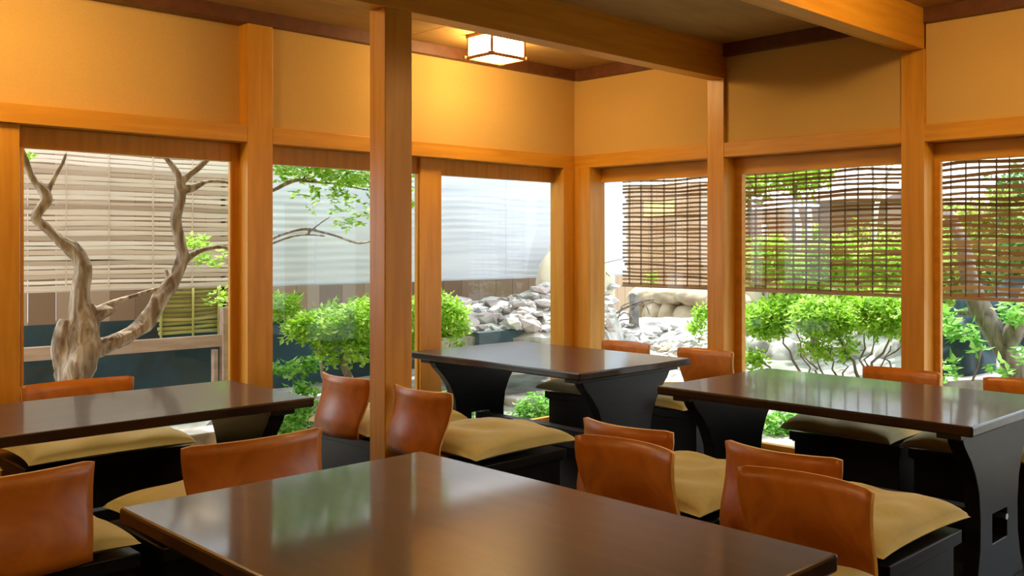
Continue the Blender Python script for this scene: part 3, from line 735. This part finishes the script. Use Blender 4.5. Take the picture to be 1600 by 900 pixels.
# ---- many stemmed shrub in window 5
def stems_px(L_, X): return [(tuple(onX(u0, v0, X)), tuple(onX(u1, v1, X)), w) for u0, v0, u1, v1, w in L_]
X5 = 6.9
b5 = onX(1290, 640, X5); b5.z = gh(b5.x, b5.y)
shrub('many_stemmed_shrub', 'spreading bright green shrub with many thin dark stems below the brown blind', tuple(b5),
      [(onX(1200, 500, X5), (.25, .24, .17), 260, 11), (onX(1290, 495, X5), (.3, .30, .18), 330, 11), (onX(1380, 490, X5), (.3, .28, .18), 310, 11), (onX(1240, 480, X5 + .2), (.25, .3, .12), 130, 11),
       (onX(1340, 475, X5 + .3), (.25, .3, .1), 130, 11), (onX(1210, 400, X5 + .3), (.25, .22, .20), 170, 11), (onX(1300, 405, X5 + .4), (.25, .28, .22), 210, 11), (onX(1390, 410, X5 + .4), (.25, .26, .20), 190, 11), (onX(1180, 560, X5), (.12, .12, .06), 28, 9), (onX(1300, 545, X5), (.2, .32, .07), 50, 9), (onX(1440, 500, X5), (.25, .2, .14), 100, 11)],
      M['lime'], .060, stems_px([(1262, 610, 1225, 520, .016), (1272, 610, 1240, 500, .010), (1285, 610, 1278, 540, .012), (1310, 610, 1300, 540, .012), (1345, 600, 1300, 500, .017), (1345, 600, 1350, 520, .014), (1350, 600, 1410, 500, .016), (1360, 600, 1420, 520, .010), (1205, 580, 1165, 540, .009), (1280, 590, 1250, 545, .010), (1325, 600, 1320, 550, .01), (1348, 600, 1365, 525, .012), (1385, 590, 1392, 540, .012)], X5), M['bark_grey'], 33)
for i, (u, v, r, l_) in enumerate(((1185, 545, .16, 'white rounded boulder behind the shrub, beside the window post'), (1232, 560, .20, 'white boulder behind the thin stems of the shrub'), (1290, 565, .15, 'low white boulder under the middle of the shrub'), (1340, 560, .17, 'white boulder behind the fanned stems'), (1400, 560, .18, 'bluish white boulder under the far side of the shrub'))):
    c = onX(u, v, 8.0); rockthing('boulder', l_, 'rock', tuple(c), (r, r * 1.3, r), M['rockw'], 50 + i, 3, .3)
hm = MB()
for i in range(n + 1):
    for j in range(n + 1):
        t = j / n; u = 1130 + 520 * i / n; p = onX(u, 535 + t * 110, 9.0 - t * 1.8); p.z += -.03 + .04 * noise.noise(p * 3); hm.v.append(tuple(p))
for i in range(n):
    for j in range(n):
        a = i * (n + 1) + j; hm.f.append((a, a + 1, a + n + 2, a + n + 1))
o = hm.build('pebble_bank', M['rockw']); struct(o); sm_ = o.modifiers.new('s', 'SOLIDIFY'); sm_.thickness = .3; sm_.offset = -1
# ground cover close to the glass
for i, (u, v, X, l_) in enumerate(((1230, 672, 5.75, 'low green ground plants outside the glass under the shrub-side table'), (1275, 665, 5.9, 'low fern-like plants outside the glass near the far cushion'),)):
    c = onX(u, v, X); shrub('ground_plant', l_, (c.x, c.y, gh(c.x, c.y)), [(c, (.2, .3, .16), 160, 8)], M['green'], .06, None, None, 60 + i)
for i, (u, v, Y, l_) in enumerate(((838, 640, 6.15, 'low green plants outside the glass under the corner table'), (700, 640, 6.2, 'low green plants outside the glass behind the table leg'))):
    c = onY(u, v, Y); shrub('ground_plant', l_, (c.x, c.y, gh(c.x, c.y)), [(c, (.22, .15, .12), 90, 8)], M['green'], .055, None, None, 70 + i)
for i, (u, v, Y, l_) in enumerate(((830, 612, 6.9, 'long pale stone slab outside the glass, under the corner table'), (300, 668, 6.2, 'pale stone sill slab outside, under the tree-side table'), (455, 625, 6.9, 'pale stone slab on the ground beside the wall post'))):
    c = onY(u, v, Y); tag(MB().box(c.x - .26, c.x + .26, c.y - .12, c.y + .12, c.z - .35, c.z - .02).build('stone_slab', M['rockw'], bevel=.015), l_, 'stone')

# ---- leaning trunks (window 6)
X6 = 6.6
lt = thing('leaning_tree', 'leaning grey forked trunk outside the last window, with sprays of leaves', 'tree', tuple(Vector((X6, onX(1600, 620, X6).y, .0))))
lo = lt.location.copy(); mb = MB()
def limbX(mb, pts, X, rough=.25, seg=10):
    Pq = [onX(u, v, X) for u, v, w in pts]; mb.tube([p - lo for p in Pq], [w * .5 * mpp(p) for p, (u, v, w) in zip(Pq, pts)], seg, rough)
limbX(mb, [(1660, 700, 46), (1620, 630, 40), (1592, 585, 36), (1570, 548, 34), (1548, 510, 34), (1530, 480, 36), (1515, 440, 30), (1505, 380, 24), (1480, 330, 18)], X6)
limbX(mb, [(1572, 545, 26), (1585, 520, 34), (1598, 490, 34), (1615, 450, 30), (1640, 380, 24)], X6)
limbX(mb, [(1540, 495, 22), (1515, 487, 14), (1495, 488, 8)], X6)
limbX(mb, [(1520, 595, 4), (1528, 570, 4), (1533, 545, 4), (1530, 535, 3)], X6 - .3)
mb.build('trunk', M['bark_grey'], lt, smooth=True)
mb = MB(); rr = random.Random(40)
for (u0, v0, u1, v1, n_) in ((1470, 482, 1500, 520, 26), (1490, 505, 1525, 530, 30), (1560, 470, 1600, 500, 34), (1540, 560, 1575, 590, 8), (1595, 530, 1620, 570, 14), (1470, 560, 1500, 600, 14), (1520, 540, 1535, 552, 5)):
    for _ in range(n_):
        p = onX(rr.uniform(u0, u1), rr.uniform(v0, v1), X6 - .3 + rr.uniform(-.2, .2)) - lo
        for k in range(3): mb.leaf(p, Vector((rr.gauss(0, 1), rr.gauss(0, 1), rr.gauss(-.1, .4))), Vector((rr.gauss(0, .4), rr.gauss(0, .4), 1)), rr.uniform(.06, .11), .045)
mb.build('foliage', M['green'], lt)
for i, (u, v, r, l_) in enumerate(((1500, 560, .40, 'dark bluish rock behind the leaning trunk'), (1560, 590, .35, 'dark rock low behind the leaning trunk'), (1600, 500, .45, 'large dark bluish rock behind the second trunk'), (1530, 500, .38, 'dark mossy rock under the last blind'))):
    c = onX(u, v, 7.45 + .42 * i); rockthing('boulder', l_, 'rock', tuple(c), (r * .4, r * .8, r * .9), M['navy'], 80 + i, 4, .35)

# ---- far greenery behind the brown blinds
rh = random.Random(55)
def hedge(u, v, X, r, mat, l_, ncl, L=.11):
    c = onX(u, v, X); o = thing('garden_shrub', l_, 'shrub', (c.x, c.y, gh(c.x, c.y))); b = o.location.copy(); mb = MB()
    foliage(mb, c - b, r, ncl, 10, L, rh, .1, .5)
    mb.build('foliage', mat, o)
    zz = c.z - r[2] * .5
    MB().tube([(0, 0, -.05), (rh.uniform(-.1, .1), rh.uniform(-.1, .1), zz - b.z)], [.06, .03], 7).build('stem', M['bark_grey'], o, smooth=True)
hedge(1200, 430, 9.35, (.25, .55, .45), M['olive'], 'yellow green shrub far behind the first brown blind pane', 170)
hedge(1290, 400, 10.9, (.25, .6, .45), M['lime'], 'bright lime shrub far behind the middle of the brown blind', 190)
hedge(1360, 410, 10.3, (.25, .55, .50), M['olive'], 'yellow green shrub beside the small garden hut', 190)
hedge(1330, 450, 9.1, (.2, .6, .30), M['lime'], 'low lime shrub in front of the garden hut', 130)
hedge(1480, 400, 9.9, (.25, .5, .60), M['lime'], 'tall lime shrub behind the last blind', 200)
hedge(1560, 390, 9.2, (.25, .6, .6), M['olive'], 'tall yellow green shrub behind the last blind', 220)
hedge(1640, 420, 8.5, (.25, .6, .7), M['deep'], 'deep green shrub at the edge of the last window', 160)
hedge(1240, 275, 10.0, (.3, .55, .22), M['lime'], 'overhanging green crown high behind the brown blind', 110)
hedge(1175, 285, 10.2, (.3, .2, .3), M['olive'], 'small olive crown high beside the window post', 50)
hedge(1600, 300, 10.6, (.3, .4, .3), M['deep'], 'dark green crown high behind the last blind', 80)
for (u, v, X, r, mt, l_, nn) in ((1190, 415, 8.6, (.2, .34, .22), 'olive', 'yellow green bush close behind the post side of the brown blind', 110), (1270, 425, 8.0, (.2, .40, .20), 'lime', 'lime bush close behind the middle of the brown blind', 150),
        (1350, 415, 8.6, (.2, .42, .22), 'lime', 'lime bush close behind the far half of the brown blind', 160), (1415, 420, 8.0, (.2, .3, .22), 'olive', 'yellow green bush behind the broad window post', 80), (1500, 425, 8.9, (.2, .40, .22), 'olive', 'yellow green bush behind the leaning trunk', 130)):
    hedge(u, v, X, r, M[mt], l_, nn, .085)
# far brown fence with rail, hut
XQ = 11.6
boards((XQ, onX(1720, 400, XQ).y), (XQ, onX(1150, 400, XQ).y), .2, onX(1250, 325, XQ).z, .24, M['board'], 'board_fence', 'long dark brown fence at the far side of the garden', 'fence', rb, .03)
hut = thing('garden_hut', 'small brown garden hut with a low grey roof behind the blind', 'hut', (11.0, onX(1350, 400, 11.0).y, .3))
ho = hut.location.copy(); ha, hb_ = onX(1300, 400, 11.0).y, onX(1405, 400, 11.0).y; zt_ = onX(1350, 318, 11.0).z
MB().box(-.3, .4, hb_ - ho.y, ha - ho.y, -.2, zt_ - ho.z).build('wall', M['board'], hut)
mb = MB(); zr = onX(1350, 296, 11.0).z
mb.prism([Vector((-.6, ha - ho.y + .1, zt_ - ho.z)), Vector((.0, ha - ho.y + .1, zr - ho.z)), Vector((.7, ha - ho.y + .1, zt_ - ho.z))], (0, hb_ - ha - .2, 0)); mb.build('roof', M['roof'], hut)
for (pts, l_) in (([(1246, 470, 9), (1248, 400, 8), (1248, 350, 9), (1240, 315, 8), (1228, 300, 6)], 'slim pale trunk behind the brown blind, the curved one of two'),
                  ([(1264, 470, 8), (1264, 400, 8), (1265, 340, 9), (1262, 315, 8), (1252, 300, 6)], 'slim pale trunk behind the brown blind, the straight one of two'),
                  ([(1366, 420, 9), (1366, 350, 10), (1370, 320, 8), (1380, 290, 6), (1392, 262, 5), (1398, 240, 4)], 'pale forked trunk behind the brown blind near the post'),
                  ([(1196, 470, 9), (1197, 400, 9), (1194, 350, 8)], 'pale straight pole behind the brown blind'),
                  ([(1304, 470, 10), (1304, 430, 9), (1303, 400, 8)], 'short pale post under the lime shrub')):
    Pq = [onX(u, v, 8.7) for u, v, w in pts]; w0 = [w * .5 * mpp(p) for p, (u, v, w) in zip(Pq, pts)]
    g = Pq[0].copy(); g.z = gh(g.x, g.y) - .05
    mb = MB().tube([g] + Pq, [w0[0] * 1.2] + w0, 8, .15)
    if 'forked' in l_:
        P2 = [onX(u, v, 8.7) for u, v in ((1370, 320), (1368, 290), (1362, 262), (1356, 245))]; mb.tube(P2, [.018, .014, .011, .008], 6, .1)
    tag(mb.build('slim_tree', M['bark_pale'], smooth=True), l_, 'tree')

# ------------------------------------------------------------------ light
w = bpy.data.worlds.new('World'); bpy.context.scene.world = w; w.use_nodes = True
nt = w.node_tree; bg = nt.nodes['Background']
sky = nt.nodes.new('ShaderNodeTexSky'); sky.sky_type = 'HOSEK_WILKIE'; sky.turbidity = 6; sky.ground_albedo = .6
sky.sun_direction = Vector((.5, -.3, .8)).normalized()
mx = nt.nodes.new('ShaderNodeMixRGB'); mx.inputs[0].default_value = .75; mx.inputs[2].default_value = (.86, .93, 1.0, 1)
nt.links.new(sky.outputs[0], mx.inputs[1]); nt.links.new(mx.outputs[0], bg.inputs[0]); bg.inputs[1].default_value = 3.5
sd = bpy.data.lights.new('sun', 'SUN'); sd.energy = 6.0; sd.angle = math.radians(2); sd.color = (1, .96, .88)
so = bpy.data.objects.new('sun', sd); C.objects.link(so)
so.rotation_euler = Vector((.30, .42, 1.15)).to_track_quat('Z', 'Y').to_euler(); so.location = (3, 3, 8)

# ------------------------------------------------------------------ camera
cd = bpy.data.cameras.new('camera'); cam = bpy.data.objects.new('camera', cd); C.objects.link(cam)
cam.location = (0, 0, H); cam.rotation_euler = (PI / 2, 0, math.atan2(CR, CF) - PI / 2)
cd.sensor_width = 36; cd.lens = F / 1600 * 36; cd.shift_x = -(U0 - 800) / 1600; cd.shift_y = -(450 - V0) / 1600
cd.clip_start = .05
sc = bpy.context.scene; sc.camera = cam
sc.view_settings.view_transform = 'Standard'; sc.view_settings.look = 'None'; sc.view_settings.gamma = 1; sc.view_settings.use_curve_mapping = False
sc.view_settings.exposure = 0.25
